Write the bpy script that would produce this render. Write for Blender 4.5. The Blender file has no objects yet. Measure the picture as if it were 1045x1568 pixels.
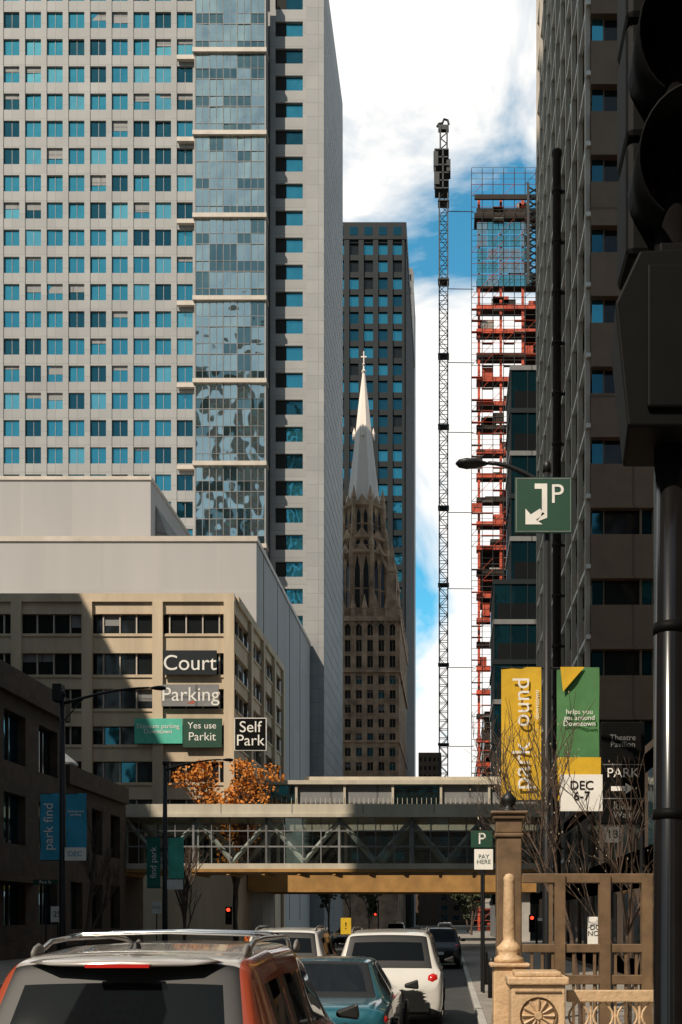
import bpy, bmesh, math, random
from math import sin, cos, pi, radians
from mathutils import Vector, Matrix
random.seed(7)
R = random.random
scene = bpy.context.scene
COL = scene.collection
CAMH = 1.9; F = 1600.0; VX = 690.0; VY = 1410.0
# image pixel coordinates (u,v) scaled by an estimated distance D -> metres
def U(u, D): return (u-VX)*D/F
def V(v, D): return CAMH+(VY-v)*D/F

# ------------------------------------------------------------ materials
def new_mat(name):
    m = bpy.data.materials.new(name); m.use_nodes = True
    nt = m.node_tree; b = nt.nodes['Principled BSDF']
    return m, nt, b
def mat(name, col, rough=.7, metal=0, var=.25, scale=1.5, bump=0, bscale=20, joints=None, streak=False, coat=0, spec=.5, emit=None):
    m, nt, b = new_mat(name)
    N = nt.nodes; L = nt.links
    tc = N.new('ShaderNodeTexCoord')
    mp = N.new('ShaderNodeMapping'); L.new(tc.outputs['Object'], mp.inputs[0])
    if streak: mp.inputs['Scale'].default_value = (1, 1, .12)
    no = N.new('ShaderNodeTexNoise'); no.inputs['Scale'].default_value = scale; no.inputs['Detail'].default_value = 3.5
    no.inputs['Roughness'].default_value = .65
    L.new(mp.outputs[0], no.inputs['Vector'])
    mr = N.new('ShaderNodeMapRange'); mr.inputs[1].default_value = .3; mr.inputs[2].default_value = .7
    mr.inputs[3].default_value = 1-var; mr.inputs[4].default_value = 1+var
    L.new(no.outputs[0], mr.inputs[0])
    mx = N.new('ShaderNodeMix'); mx.data_type = 'RGBA'; mx.blend_type = 'MULTIPLY'; mx.inputs[0].default_value = 1
    mx.inputs[6].default_value = (*col, 1); L.new(mr.outputs[0], mx.inputs[7])
    out = mx.outputs[2]
    if joints:
        w, h, dk = joints
        sp = N.new('ShaderNodeSeparateXYZ'); L.new(tc.outputs['Object'], sp.inputs[0])
        ad = N.new('ShaderNodeMath'); ad.operation = 'ADD'; L.new(sp.outputs[0], ad.inputs[0]); L.new(sp.outputs[1], ad.inputs[1])
        cb = N.new('ShaderNodeCombineXYZ'); L.new(ad.outputs[0], cb.inputs[0]); L.new(sp.outputs[2], cb.inputs[1])
        br = N.new('ShaderNodeTexBrick'); br.offset = 0
        br.inputs['Scale'].default_value = 1; br.inputs['Brick Width'].default_value = w; br.inputs['Row Height'].default_value = h
        br.inputs['Mortar Size'].default_value = min(w, h)*.03; br.inputs['Mortar Smooth'].default_value = .3
        br.inputs['Color1'].default_value = (1, 1, 1, 1); br.inputs['Color2'].default_value = (.86, .87, .88, 1)
        br.inputs['Mortar'].default_value = (dk, dk, dk, 1)
        L.new(cb.outputs[0], br.inputs['Vector'])
        m2 = N.new('ShaderNodeMix'); m2.data_type = 'RGBA'; m2.blend_type = 'MULTIPLY'; m2.inputs[0].default_value = 1
        L.new(out, m2.inputs[6]); L.new(br.outputs[0], m2.inputs[7]); out = m2.outputs[2]
    L.new(out, b.inputs['Base Color'])
    b.inputs['Roughness'].default_value = rough; b.inputs['Metallic'].default_value = metal
    b.inputs['Coat Weight'].default_value = coat; b.inputs['Coat Roughness'].default_value = .04
    b.inputs['Specular IOR Level'].default_value = spec
    if emit:
        b.inputs['Emission Color'].default_value = (*emit[0], 1); b.inputs['Emission Strength'].default_value = emit[1]
    if bump:
        n2 = N.new('ShaderNodeTexNoise'); n2.inputs['Scale'].default_value = bscale; n2.inputs['Detail'].default_value = 3
        L.new(tc.outputs['Object'], n2.inputs['Vector'])
        bp = N.new('ShaderNodeBump'); bp.inputs['Strength'].default_value = bump; bp.inputs['Distance'].default_value = .05
        L.new(n2.outputs[0], bp.inputs['Height']); L.new(bp.outputs[0], b.inputs['Normal'])
    return m
def glass(name, col, metal=.85, rough=.04, wav=.15, wscale=.5, spec=.5):
    m, nt, b = new_mat(name); N = nt.nodes; L = nt.links
    b.inputs['Base Color'].default_value = (*col, 1); b.inputs['Metallic'].default_value = metal
    b.inputs['Roughness'].default_value = rough; b.inputs['Specular IOR Level'].default_value = spec
    tc = N.new('ShaderNodeTexCoord'); n2 = N.new('ShaderNodeTexNoise'); n2.inputs['Scale'].default_value = wscale
    n2.inputs['Detail'].default_value = 1
    L.new(tc.outputs['Object'], n2.inputs['Vector'])
    bp = N.new('ShaderNodeBump'); bp.inputs['Strength'].default_value = wav; bp.inputs['Distance'].default_value = .3
    L.new(n2.outputs[0], bp.inputs['Height']); L.new(bp.outputs[0], b.inputs['Normal'])
    return m
def clear_glass(name, tint=(.62, .67, .66), refl=.12):
    m = bpy.data.materials.new(name); m.use_nodes = True; nt = m.node_tree; N = nt.nodes; L = nt.links
    N.clear(); o = N.new('ShaderNodeOutputMaterial'); t = N.new('ShaderNodeBsdfTransparent'); t.inputs[0].default_value = (*tint, 1)
    g = N.new('ShaderNodeBsdfGlossy'); g.inputs['Roughness'].default_value = .03
    x = N.new('ShaderNodeMixShader'); x.inputs[0].default_value = refl
    L.new(t.outputs[0], x.inputs[1]); L.new(g.outputs[0], x.inputs[2]); L.new(x.outputs[0], o.inputs[0])
    return m

M = dict(
 panel = mat('light_panel', (.30,.298,.295), .6, var=.10, scale=.15, joints=(3.11,1.95,.72)),
 podium = mat('podium_concrete', (.42,.40,.39), .8, var=.09, scale=.12, joints=(6,9,.93), streak=True),
 teal = glass('teal_window', (.06,.31,.40)),
 teal2 = glass('teal_window_dark', (.022,.105,.14)),
 teal3 = glass('teal_window_bright', (.16,.48,.55)),
 bay = glass('mirror_curtain_glass', (.46,.56,.55), metal=.97, wav=.55, wscale=.30),
 bay2 = glass('mirror_curtain_glass_dark', (.15,.24,.25), metal=.97, wav=.55, wscale=.30),
 dark = glass('dark_window', (.012,.014,.015), metal=0, rough=.08, spec=.35),
 blk = mat('black_void', (.012,.012,.012), .9, var=.1),
 beige = mat('beige_concrete', (.52,.42,.30), .85, var=.2, scale=.5, bump=.2, streak=True),
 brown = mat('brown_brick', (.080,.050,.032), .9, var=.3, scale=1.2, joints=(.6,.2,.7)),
 stone = mat('brown_stone', (.42,.29,.19), .9, var=.55, scale=.35, bump=.3, bscale=2),
 spire = mat('spire_metal', (.80,.71,.64), .5, var=.14, scale=.3, streak=True),
 dtower = mat('dark_cladding', (.009,.014,.017), .6, var=.15, scale=.2, spec=.25),
 gtower = mat('grey_cladding', (.20,.20,.20), .6, var=.1, joints=(4,4,.5)),
 tan = mat('tan_panel', (.22,.145,.095), .7, var=.14, scale=.6, joints=(2.35,9,.6)),
 fin = mat('pale_fin', (.48,.42,.36), .5, var=.15, scale=.5),
 white = mat('white_paint', (.78,.75,.70), .5, var=.1, scale=2),
 skyw = mat('skyway_metal', (.50,.45,.36), .4, var=.16, scale=.8, streak=True),
 yel = mat('yellow_beam', (.34,.18,.05), .6, var=.25, scale=.8),
 steel = mat('black_steel', (.010,.010,.011), .45, var=.2, scale=5, spec=.35),
 polepaint = mat('black_gloss_pole', (.008,.007,.007), .16, var=.2, scale=6, spec=.5),
 sigblk = mat('signal_black', (.004,.004,.004), .6, var=.2, scale=6, spec=.08),
 galv = mat('galvanised_steel', (.30,.30,.29), .4, metal=.6, var=.2, scale=4),
 crane = mat('crane_steel', (.028,.030,.032), .5, var=.2),
 red = mat('red_oxide_steel', (.48,.07,.03), .7, var=.4, scale=.6),
 slab = mat('slab_concrete', (.36,.34,.31), .9, var=.2, scale=.5),
 darkslab = mat('dark_formwork', (.030,.020,.015), .9, var=.3),
 asphalt = mat('asphalt', (.042,.041,.040), .85, var=.3, scale=1.3, bump=.35, bscale=60),
 paving = mat('pavement_concrete', (.26,.23,.195), .9, var=.15, scale=2, joints=(1.5,1.5,.6), bump=.15),
 ground = mat('ground_mat', (.08,.075,.065), .95, var=.2, scale=.2),
 paint = mat('road_paint', (.7,.7,.66), .7, var=.3, scale=6),
 green = mat('sign_green', (.008,.055,.030), .5, var=.1),
 banY = mat('banner_yellow', (.60,.36,.012), .75, var=.14, scale=3),
 banG = mat('banner_green', (.06,.18,.06), .75, var=.14, scale=3),
 banG2 = mat('banner_darkgreen', (.012,.15,.11), .75, var=.12, scale=3),
 banT = mat('banner_mint', (.08,.46,.34), .75, var=.12, scale=3),
 banB = mat('banner_blue', (.03,.30,.48), .75, var=.12, scale=3),
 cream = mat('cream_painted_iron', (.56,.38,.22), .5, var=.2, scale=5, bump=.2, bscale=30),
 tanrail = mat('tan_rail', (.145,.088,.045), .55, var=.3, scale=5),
 bark = mat('bark', (.09,.058,.040), .9, var=.3, scale=10, bump=.4, bscale=30),
 bud = mat('pale_bud', (.55,.45,.32), .8, var=.2),
 leafO = mat('autumn_leaf', (.52,.18,.02), .8, var=.5, scale=3),
 leafD = mat('dark_leaf', (.05,.06,.025), .8, var=.4, scale=3),
 carred = mat('car_paint_red', (.40,.075,.035), .22, metal=.25, var=.04, coat=1),
 carroof = mat('car_roof_sky_sheen', (.44,.40,.365), .22, metal=.35, var=.05, coat=1),  # pale roof and spoiler colour stands in for sky reflected on the red car
 carteal = mat('car_paint_teal', (.02,.12,.16), .25, metal=.4, var=.04, coat=1),
 carwhite = mat('car_paint_white', (.58,.555,.51), .3, var=.04, coat=1),
 cargrey = mat('car_paint_grey', (.03,.032,.034), .3, metal=.4, var=.04, coat=1),
 carglass = glass('car_glass', (.005,.006,.007), metal=0, rough=.02, wav=.02, spec=.18),
 chrome = mat('chrome', (.6,.6,.6), .15, metal=1, var=.05),
 rubber = mat('tyre_rubber', (.02,.02,.02), .85, var=.2),
 plastic = mat('black_plastic', (.010,.010,.010), .5, var=.15, spec=.3),
 footp = mat('grey_plastic', (.16,.15,.14), .5, var=.1),
 tail = mat('tail_lamp_red', (.50,.012,.008), .15, var=.1, coat=1),
 redlit = mat('red_signal_lit', (.8,.02,.01), .3, emit=((1,.05,.02), 3)),
 yelsign = mat('yellow_sign', (.65,.42,.02), .5, var=.1),
 orange = mat('orange_plastic', (.6,.12,.015), .5, var=.1),
 lens = mat('signal_lens', (.03,.008,.006), .2, coat=.5),
)
M['clear'] = clear_glass('skyway_glass')

# ------------------------------------------------------------ mesh builder
class MB:
    def __init__(s, mats): s.v=[]; s.f=[]; s.m=[]; s.mats=mats; s.T=None; s.smooth=False; s.sub=0; s.bev=0
    def mi(s, k):
        if k not in s.mats: s.mats.append(k)
        return s.mats.index(k)
    def add(s, vs, fs, m):
        o=len(s.v); T=s.T
        s.v += [T(*p) if T else tuple(p) for p in vs]
        i=s.mi(m)
        for f in fs: s.f.append([o+a for a in f]); s.m.append(i)
    def box(s,a0,a1,b0,b1,c0,c1,m):
        s.add([(a0,b0,c0),(a1,b0,c0),(a1,b1,c0),(a0,b1,c0),(a0,b0,c1),(a1,b0,c1),(a1,b1,c1),(a0,b1,c1)],
              [(0,3,2,1),(4,5,6,7),(0,1,5,4),(1,2,6,5),(2,3,7,6),(3,0,4,7)],m)
    def quad(s,p,m): s.add(p,[tuple(range(len(p)))],m)
    def tube(s,p0,p1,r0,r1,m,n=8,cap=True):
        s.sweep([p0,p1],[r0,r1],m,n,cap)
    def sweep(s,pts,r,m,n=8,cap=True):
        pts=[Vector(p) for p in pts]; k=len(pts)
        if (pts[-1]-pts[0]).length<1e-6 and k<3: return
        vs=[]; e=None
        for i,p in enumerate(pts):
            d=(pts[min(i+1,k-1)]-pts[max(i-1,0)])
            if d.length<1e-9: d=Vector((0,0,1))
            d.normalize()
            if e is None:
                a=Vector((0,0,1)) if abs(d.z)<.9 else Vector((1,0,0)); e=d.cross(a).normalized()
            else: e=(e-d*e.dot(d)).normalized()
            g=d.cross(e); rr=r[i] if isinstance(r,list) else r
            for q in range(n):
                t=2*pi*q/n; vs.append(tuple(p+e*cos(t)*rr+g*sin(t)*rr))
        fs=[(j*n+q,j*n+(q+1)%n,(j+1)*n+(q+1)%n,(j+1)*n+q) for j in range(k-1) for q in range(n)]
        if cap: fs+=[tuple(range(n-1,-1,-1)),tuple(range((k-1)*n,k*n))]
        s.add(vs,fs,m)
    def path(s,pts,r,m,n=8): s.sweep(pts,r,m,n)
    def lathe(s,c,prof,m,n=16,axis='z',cap=True,ph=0):
        vs=[];k=len(prof)
        for r,h in prof:
            for i in range(n):
                t=2*pi*i/n+ph
                if axis=='z': vs.append((c[0]+r*cos(t),c[1]+r*sin(t),c[2]+h))
                elif axis=='x': vs.append((c[0]+h,c[1]+r*cos(t),c[2]+r*sin(t)))
                else: vs.append((c[0]+r*cos(t),c[1]+h,c[2]+r*sin(t)))
        fs=[]
        for j in range(k-1):
            for i in range(n): fs.append((j*n+i,j*n+(i+1)%n,(j+1)*n+(i+1)%n,(j+1)*n+i))
        if cap: fs+=[tuple(range(n)),tuple(range((k-1)*n,k*n))]
        s.add(vs,fs,m)
class Obj:
    def __init__(s,name): s.name=name; s.parts={}; s.texts=[]
    def part(s,n,**k):
        if n not in s.parts:
            s.parts[n]=MB([]);
        for a,b in k.items(): setattr(s.parts[n],a,b)
        return s.parts[n]
    def text(s,body,loc,size,m,up=False,rz=0,ext=.004,ax='CENTER'):
        s.texts.append((body,loc,size,m,up,rz,ext,ax))
    def build(s):
        e=bpy.data.objects.new(s.name,None); COL.objects.link(e); e.empty_display_size=.5
        for n,p in s.parts.items():
            if not p.v: continue
            me=bpy.data.meshes.new(n); me.from_pydata(p.v,[],p.f)
            for k in p.mats: me.materials.append(M[k])
            me.polygons.foreach_set('material_index',p.m)
            bm=bmesh.new(); bm.from_mesh(me); bmesh.ops.recalc_face_normals(bm,faces=bm.faces); bm.to_mesh(me); bm.free()
            if p.smooth: me.polygons.foreach_set('use_smooth',[True]*len(me.polygons))
            ob=bpy.data.objects.new(n,me); COL.objects.link(ob); ob.parent=e
            if p.bev:
                b=ob.modifiers.new('b','BEVEL'); b.width=p.bev; b.segments=2; b.limit_method='ANGLE'
            if p.sub:
                b=ob.modifiers.new('s','SUBSURF'); b.levels=p.sub; b.render_levels=p.sub
        for i,(body,loc,size,m,up,rz,ext,ax) in enumerate(s.texts):
            c=bpy.data.curves.new('lettering','FONT'); c.body=body; c.size=size; c.extrude=ext; c.align_x=ax; c.align_y='CENTER'
            c.materials.append(M[m]); c.space_line=.85
            ob=bpy.data.objects.new('lettering',c); COL.objects.link(ob); ob.parent=e; ob.location=loc
            mt=Matrix.Rotation(rz,4,'Z')@(Matrix.Rotation(-pi/2,4,'Y') if up else Matrix.Identity(4))@Matrix.Rotation(pi/2,4,'X')
            ob.rotation_euler=mt.to_euler()
        return e
def front(Y0): return lambda u,w,z:(u,Y0-w,z)
def right(X0): return lambda u,w,z:(X0+w,u,z)   # face looks +X
def left(X0):  return lambda u,w,z:(X0-w,u,z)   # face looks -X
def facade(o,T,u0,u1,z0,z1,nu,nz,wf,hf,wall,glasses,rec=.3,mull=True,pier=0,jit=.02,sill=.5,wp='walls',gp='windows',blind=0):
    w=o.part(wp); g=o.part(gp); w.T=T; g.T=T
    du=(u1-u0)/nu; dz=(z1-z0)/nz
    for j in range(nz):
        a=z0+j*dz; sp=dz*(1-hf)
        lo=sp*sill; hi=sp-lo
        w.box(u0,u1,-rec-.02,0,a,a+lo,wall) if lo>0 else None
        w.box(u0,u1,-rec-.02,0,a+dz-hi,a+dz-.001,wall) if hi>0 else None
        for i in range(nu+1):
            c=u0+i*du; hw=du*(1-wf)/2
            a0=max(u0,c-hw); a1=min(u1,c+hw)
            w.box(a0,a1,-rec-.02,-.003,a+lo,a+dz-hi,wall)
        for i in range(nu):
            c0=u0+i*du+du*(1-wf)/2; c1=c0+du*wf
            k=random.choice(glasses); j1=(R()-.5)*jit; j2=(R()-.5)*jit; j3=(R()-.5)*jit
            g.quad([(c0,-rec+.03+j1,a+lo),(c1,-rec+.03+j2,a+lo),(c1,-rec+.03+j3,a+dz-hi),(c0,-rec+.03+j1+j3-j2,a+dz-hi)],k)
            if blind and R()<blind:
                g.box(c0+.02,c1-.02,-rec+.06,-rec+.08,a+dz-hi-dz*hf*(.15+.5*R()),a+dz-hi-.01,'gtower')
            if mull: w.box((c0+c1)/2-.035,(c0+c1)/2+.035,-rec,-rec+.1,a+lo,a+dz-hi,wall)
    if pier:
        for i in range(nu+1):
            c=u0+i*du; hw=du*(1-wf)/2
            w.box(max(u0,c-hw),min(u1,c+hw),.003,pier,z0,z1,wall)

# ------------------------------------------------------------ ground, road, pavements
def sheet(name,x0,x1,y0,y1,z,m):
    me=bpy.data.meshes.new(name); me.from_pydata([(x0,y0,z),(x1,y0,z),(x1,y1,z),(x0,y1,z)],[],[(0,1,2,3)])
    me.materials.append(M[m]); ob=bpy.data.objects.new(name,me); COL.objects.link(ob); return ob
sheet('ground',-3000,3000,-3000,3000,0,'ground')
sheet('road',-12.6,.5,-60,420,.004,'asphalt')
for n,x0,x1 in (('pavement',.5,9),('pavement',-22,-12.6)):
    o=Obj(n); p=o.part('slab',bev=.02); p.box(x0+(.15 if x0>0 else 0),x1-(.15 if x0<0 else 0),-60,420,.002,.13,'paving')
    k=o.part('kerb',bev=.02)
    if x0>0: k.box(x0,x0+.148,-60,420,.002,.133,'slab')
    else: k.box(x1-.148,x1,-60,420,.002,.133,'slab')
    o.build()
o=Obj('road_marking'); p=o.part('lines')
for lx in (-2.9,-6.1,-9.3):
    y=4
    while y<400: p.box(lx-.06,lx+.06,y,y+3,.007,.009,'paint'); y+=9
for i in range(16):
    x=-12.2+i*.8; p.box(x,x+.4,52,55,.0075,.0095,'paint')
p.box(-12.4,.3,49.6,50,.0075,.0095,'paint')
o.build()

# ------------------------------------------------------------ left office tower
D=150; s=D/F
o=Obj('office_tower')
zt=139.0; fl=125*s/3
zL=V(718,D)
nb=6; z0=zL-fl*nb; nf=int((zt-z0)/fl); z1=z0+fl*nf
xa=U(300,D)-3.11*16; xb=U(300,D)
facade(o,front(D),xa,xb,z0,z1,16,nf,.74,.60,'panel',['teal','teal','teal','teal2','teal3'],rec=.3,pier=.08,blind=.12,jit=.08)
wl=o.part('bay_frame'); gl=o.part('bay_glass'); T=front(D-1.6); wl.T=T; gl.T=T
b0=U(304,D); b1=U(409,D); n=5
for j in range(nf):
    a=z0+j*fl
    for i in range(n):
        c0=b0+(b1-b0)*i/n; c1=b0+(b1-b0)*(i+1)/n
        for (q0,q1,k) in ((0,.38,'bay2' if R()<.6 else 'bay'),(.38,1,'bay' if R()<.85 else 'bay2')):
            jj=[(R()-.5)*.07 for _ in range(3)]
            gl.quad([(c0,jj[0],a+fl*q0),(c1,jj[1],a+fl*q0),(c1,jj[2],a+fl*q1),(c0,jj[0]+jj[2]-jj[1],a+fl*q1)],k)
    wl.box(b0,b1,-.05,.06,a-.05,a+.05,'gtower'); wl.box(b0,b1,-.05,.05,a+fl*.38-.03,a+fl*.38+.03,'gtower')
for i in range(n*2+1):
    c=b0+(b1-b0)*i/(n*2); t=.035 if i%2 else .06
    wl.box(c-t,c+t,-.06,.065,z0,z1,'gtower')
wl.box(b0-.15,b0,-1.6,.1,z0,z1,'panel'); wl.box(b1,b1+.15,-1.6,.1,z0,z1,'panel')
w=o.part('ledges'); w.T=front(D)
k=-2
while zL+k*3*fl<z1:
    z=zL+k*3*fl; w.box(U(273,D),U(300,D),.15,.7,z-.3,z+.3,'fin'); w.box(U(300,D)+.01,U(412,D),.15,2.0,z-.3,z+.3,'fin'); k+=1
w=o.part('walls'); T=front(D+1.5)
x0=U(411,D);x1=U(470,D)
facade(o,T,x0,x1,0,z1,1,int(round(z1/fl)),.72,.56,'panel',['teal','teal2','teal'],rec=.4,mull=False)
g=o.part('window_dark_pane'); g.T=T
nz=int(round(z1/fl)); dz=z1/nz
for j in range(nz):
    g.box(x0+(x1-x0)*.14,x0+(x1-x0)*.42,-.38,-.30,j*dz+dz*.22,j*dz+dz*.78,'blk')
w.T=None
w.box(x1,U(497,D),D-.5,D+25.5,0,z1+2,'panel')
w.box(U(497,D)-60,x1-.01,D+2.2,D+25,0,z1,'panel')
w.box(xa,xb,D+.6,D+2.19,0,z1,'blk'); w.box(xa,xb,D,D+.58,0,z0-.01,'panel'); w.box(xa,xb+9,D-.01,D+20,z1+.01,z1+2,'panel')
w.T=right(U(497,D))
for j in range(int(z1/1.95)): w.box(D-.4,D+25.4,0,.03,j*1.95+.08,j*1.95+1.87,'panel')
o.build()

# ------------------------------------------------------------ podium annex
o=Obj('podium_building'); w=o.part('walls')
X1=U(393,108); zA=V(829,108)
w.box(-110,X1,108,149,0,zA,'podium')
w.box(-110,X1+.12,107.85,149.2,zA-.02,zA+.5,'fin')
X2=U(231,122); zB=V(735,122)
w.box(-110,X2,122,149.3,zA+.5,zB,'podium'); w.box(-110,X2+.12,121.85,149.4,zB-.02,zB+.4,'fin')
w.add([(X2+.1,124,zA+.5),(X2+3.5,126,zA+.5),(X2+3.5,146,zA+.5),(X2+.1,146,zA+.5),(X2+.1,124,zA+10),(X2+.1,146,zA+10)],
      [(0,1,2,3),(0,1,4),(3,2,5),(1,2,5,4),(0,3,5,4)],'gtower')
w.T=right(X1)
for i in range(4): w.box(112+i*9,112.15+i*9,0,.05,2,zA-.1,'gtower')
w.T=None
rv=o.part('roof_plant')
rv.box(X1-9,X1-6,112,115,zA+.5,zA+1.6,'galv')
o.build()

# ------------------------------------------------------------ parking garage
D=85; s=D/F
o=Obj('parking_garage'); w=o.part('walls'); g=o.part('openings'); mlt=o.part('mullions')
XG=U(360,D); XL=U(-300,D); zT=V(912,D); YE=109
rows=[(940,970),(1000,1033),(1055,1085),(1112,1140),(1166,1198),(1224,1256),(1282,1314)]
def gar(T,u0,u1,cols,seg):
    w.T=T; g.T=T; mlt.T=T
    top=zT
    for (a,b) in rows:
        w.box(u0,u1,-.6,0,V(a,D),top,'beige'); 
        top=V(b,D)
    w.box(u0,u1,-.6,0,0,top,'beige')
    w.box(u0-.0,u1+.0,.003,.22,zT-.55,zT+.12,'beige')
    for (a,b) in rows:
        w.box(u0,u1,.003,.1,V(b,D)-.25,V(b,D)-.05,'beige')
        z0_,z1_=V(b,D),V(a,D)
        u=u0
        while u<u1-.2:
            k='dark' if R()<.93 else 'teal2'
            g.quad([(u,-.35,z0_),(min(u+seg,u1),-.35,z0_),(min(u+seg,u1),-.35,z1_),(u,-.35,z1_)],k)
            if R()<.2: g.box(u+.1,min(u+seg,u1)-.1,-.33,-.31,z1_-.25-R()*.8,z1_-.03,'gtower')
            mlt.box(u-.05,u+.05,-.37,-.2,z0_,z1_,'fin'); u+=seg
    for c in cols: w.box(c-.42,c+.42,.004,.3,0,zT-.56,'beige')
XGs=[U(q,D) for q in (-81,27,135,243,352)]
gar(front(D),XL,XG,XGs,1.35)
gar(right(XG),D+.6,YE,[D+6,D+12,D+18,YE-.5],1.9)
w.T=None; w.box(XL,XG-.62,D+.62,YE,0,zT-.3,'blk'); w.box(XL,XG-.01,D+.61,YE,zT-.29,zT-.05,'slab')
w.box(XG-14,XG-9,D+8,D+12,zT,zT+1.2,'beige')
sg=o.part('sign_panels'); sg.T=front(D)
sg.box(U(252,D),U(334,D),.35,.45,V(1035,D),V(998,D),'dtower'); sg.box(U(250,D),U(337,D),.35,.45,V(1083,D),V(1050,D),'gtower')
sg.box(U(209,D),U(282,D),.35,.5,V(1140,D),V(1102,D),'banT'); sg.box(U(283,D),U(342,D),.35,.5,V(1146,D),V(1102,D),'green')
sg.add([(U(288,D),.46,V(1079,D)),(U(300,D),.46,V(1079,D)),(U(300,D),.46,V(1074,D))],[(0,1,2)],'red')
o.text('Court',(U(293,D),D-.47,V(1018,D)),1.75,'white'); o.text('Parking',(U(294,D),D-.47,V(1066,D)),1.6,'white')
o.text('Yes use',(U(312,D),D-.52,V(1113,D)),.75,'white'); o.text('Parkit',(U(312,D),D-.52,V(1130,D)),.95,'white')
o.text('Discount parking\nDowntown',(U(245,D),D-.52,V(1118,D)),.5,'white')
o.build()
o=Obj('self_park_sign'); p=o.part('box',bev=.05); d=83
p.box(U(360,d),U(407,d),d,d+.4,V(1148,d),V(1100,d),'sigblk'); p2=o.part('rim'); 
p2.box(U(360,d)-.04,U(407,d)+.04,d+.05,d+.35,V(1100,d),V(1100,d)+.06,'white');p2.box(U(360,d)-.04,U(407,d)+.04,d+.05,d+.35,V(1148,d)-.06,V(1148,d),'white')
p2.box(U(360,d)-.06,U(360,d)-.005,d+.05,d+.35,V(1148,d),V(1100,d),'white');p2.box(U(407,d)+.005,U(407,d)+.06,d+.05,d+.35,V(1148,d),V(1100,d),'white')
p2.tube((U(365,d),d+.2,V(1108,d)),(U(365,d),d+2.3,V(1108,d)),.06,.06,'steel')
o.text('Self\nPark',(U(383.5,d),d-.02,V(1124,d)),1.25,'white'); o.build()

# ------------------------------------------------------------ left street buildings
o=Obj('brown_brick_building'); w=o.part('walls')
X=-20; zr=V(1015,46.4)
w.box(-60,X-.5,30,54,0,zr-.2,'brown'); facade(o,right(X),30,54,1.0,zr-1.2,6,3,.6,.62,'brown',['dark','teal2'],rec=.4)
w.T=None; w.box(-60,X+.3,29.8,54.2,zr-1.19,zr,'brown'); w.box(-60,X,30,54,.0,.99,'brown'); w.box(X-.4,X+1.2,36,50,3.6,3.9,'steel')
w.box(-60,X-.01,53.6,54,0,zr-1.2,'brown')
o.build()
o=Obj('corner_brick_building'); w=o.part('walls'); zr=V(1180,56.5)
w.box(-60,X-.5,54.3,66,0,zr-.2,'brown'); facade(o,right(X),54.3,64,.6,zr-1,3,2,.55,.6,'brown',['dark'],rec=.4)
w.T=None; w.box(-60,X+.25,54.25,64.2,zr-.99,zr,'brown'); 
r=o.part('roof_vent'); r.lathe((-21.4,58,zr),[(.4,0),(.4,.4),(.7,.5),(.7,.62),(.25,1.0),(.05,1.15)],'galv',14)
o.build()

# ------------------------------------------------------------ skyways
def zig(p,x0,x1,z0,z1,w0,n,m,r=.1):
    d=(x1-x0)/n
    for i in range(n):
        a=(x0+i*d,w0,z0 if i%2 else z1); b=(x0+(i+1)*d,w0,z1 if i%2 else z0)
        p.path([a,b],r,m,4)
D=68
o=Obj('skyway_bridge'); f=o.part('frame'); x0=U(185,D); x1=7.0
zb=V(1334,D); zt=V(1232,D); dep=4.5
f.box(x0,x1,D-.3,D+dep+.3,zt-.62,zt,'skyw'); f.box(x0,x1,D-.45,D+dep+.45,zt-.85,zt-.63,'skyw')
f.box(x0-.05,x1,D-.1,D+dep+.1,zb+.15,zb+.5,'skyw'); u=o.part('underside'); u.box(x0,x1,D-.2,D+dep+.2,zb-.06,zb+.14,'yel')
for x in range(12): u.box(x0+x*2.3,x0+x*2.3+.2,D-.1,D+dep+.1,zb-.25,zb-.07,'yel')
t=o.part('truss')
for yy in (D+.25,D+dep-.45):
    n=12; zig(t,x0+.3,x1-.3,zb+.6,zt-1.0,yy,n,'white',.16)
    for i in range(0,n+1,2):
        xx=x0+.3+(x1-x0-.6)*i/n; t.box(xx-.1,xx+.1,yy-.1,yy+.1,zb+.5,zt-.85,'white')
m_=o.part('mullions'); gl=o.part('glazing')
for yy in (D,D+dep):
    gl.quad([(x0,yy,zb+.5),(x1,yy,zb+.5),(x1,yy,zt-.85),(x0,yy,zt-.85)],'clear')
    n=24
    for i in range(n+1):
        xx=x0+(x1-x0)*i/n; tt=.07 if i%4==0 else .03; m_.box(xx-tt,xx+tt,yy-.06,yy+.06,zb+.5,zt-.85,'gtower')
    m_.box(x0,x1,yy-.05,yy+.05,zb+1.55,zb+1.65,'gtower'); m_.box(x0,x1,yy-.05,yy+.05,zt-1.75,zt-1.68,'gtower')
f.box(x0-.6,x0,D-.5,D+dep+.5,0,zt+.1,'brown')
for i in range(6): 
    xx=x0+2+i*4.6; f.box(xx-.03,xx+.03,D-.31,D-.301,zt-.62,zt,'gtower')
o.build()
D=90
o=Obj('parking_deck_bridge'); f=o.part('frame'); x0=XG+.1; x1=7.5; zt=V(1195,D); zb=V(1366,D)
f.box(x0,x1,D-.2,D+7.2,zt-.35,zt,'skyw'); f.box(x0+4.6,x1,D+2,D+6,zt,zt+.6,'skyw')
f.box(x0,x1,D,D+7,zt-4.4,zt-2.4,'skyw'); f.box(x0,x1,D-.1,D-.003,zt-2.6,zt-2.4,'white')
gp=o.part('glazing'); n=6
for i in range(n):
    a=x0+(x1-x0)*i/n;b=x0+(x1-x0)*(i+1)/n
    gp.box(a,b,D+.3,D+.34,zt-2.4,zt-.35,'gtower' if i%3 else 'bay2'); f.box(a-.1,a+.1,D,D+.3,zt-2.39,zt-.36,'skyw')
for i in range(60):
    a=x0+(x1-x0)*i/60; f.box(a-.02,a+.02,D+.0,D+.04,zt-2.4,zt-1.5,'skyw')
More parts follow.
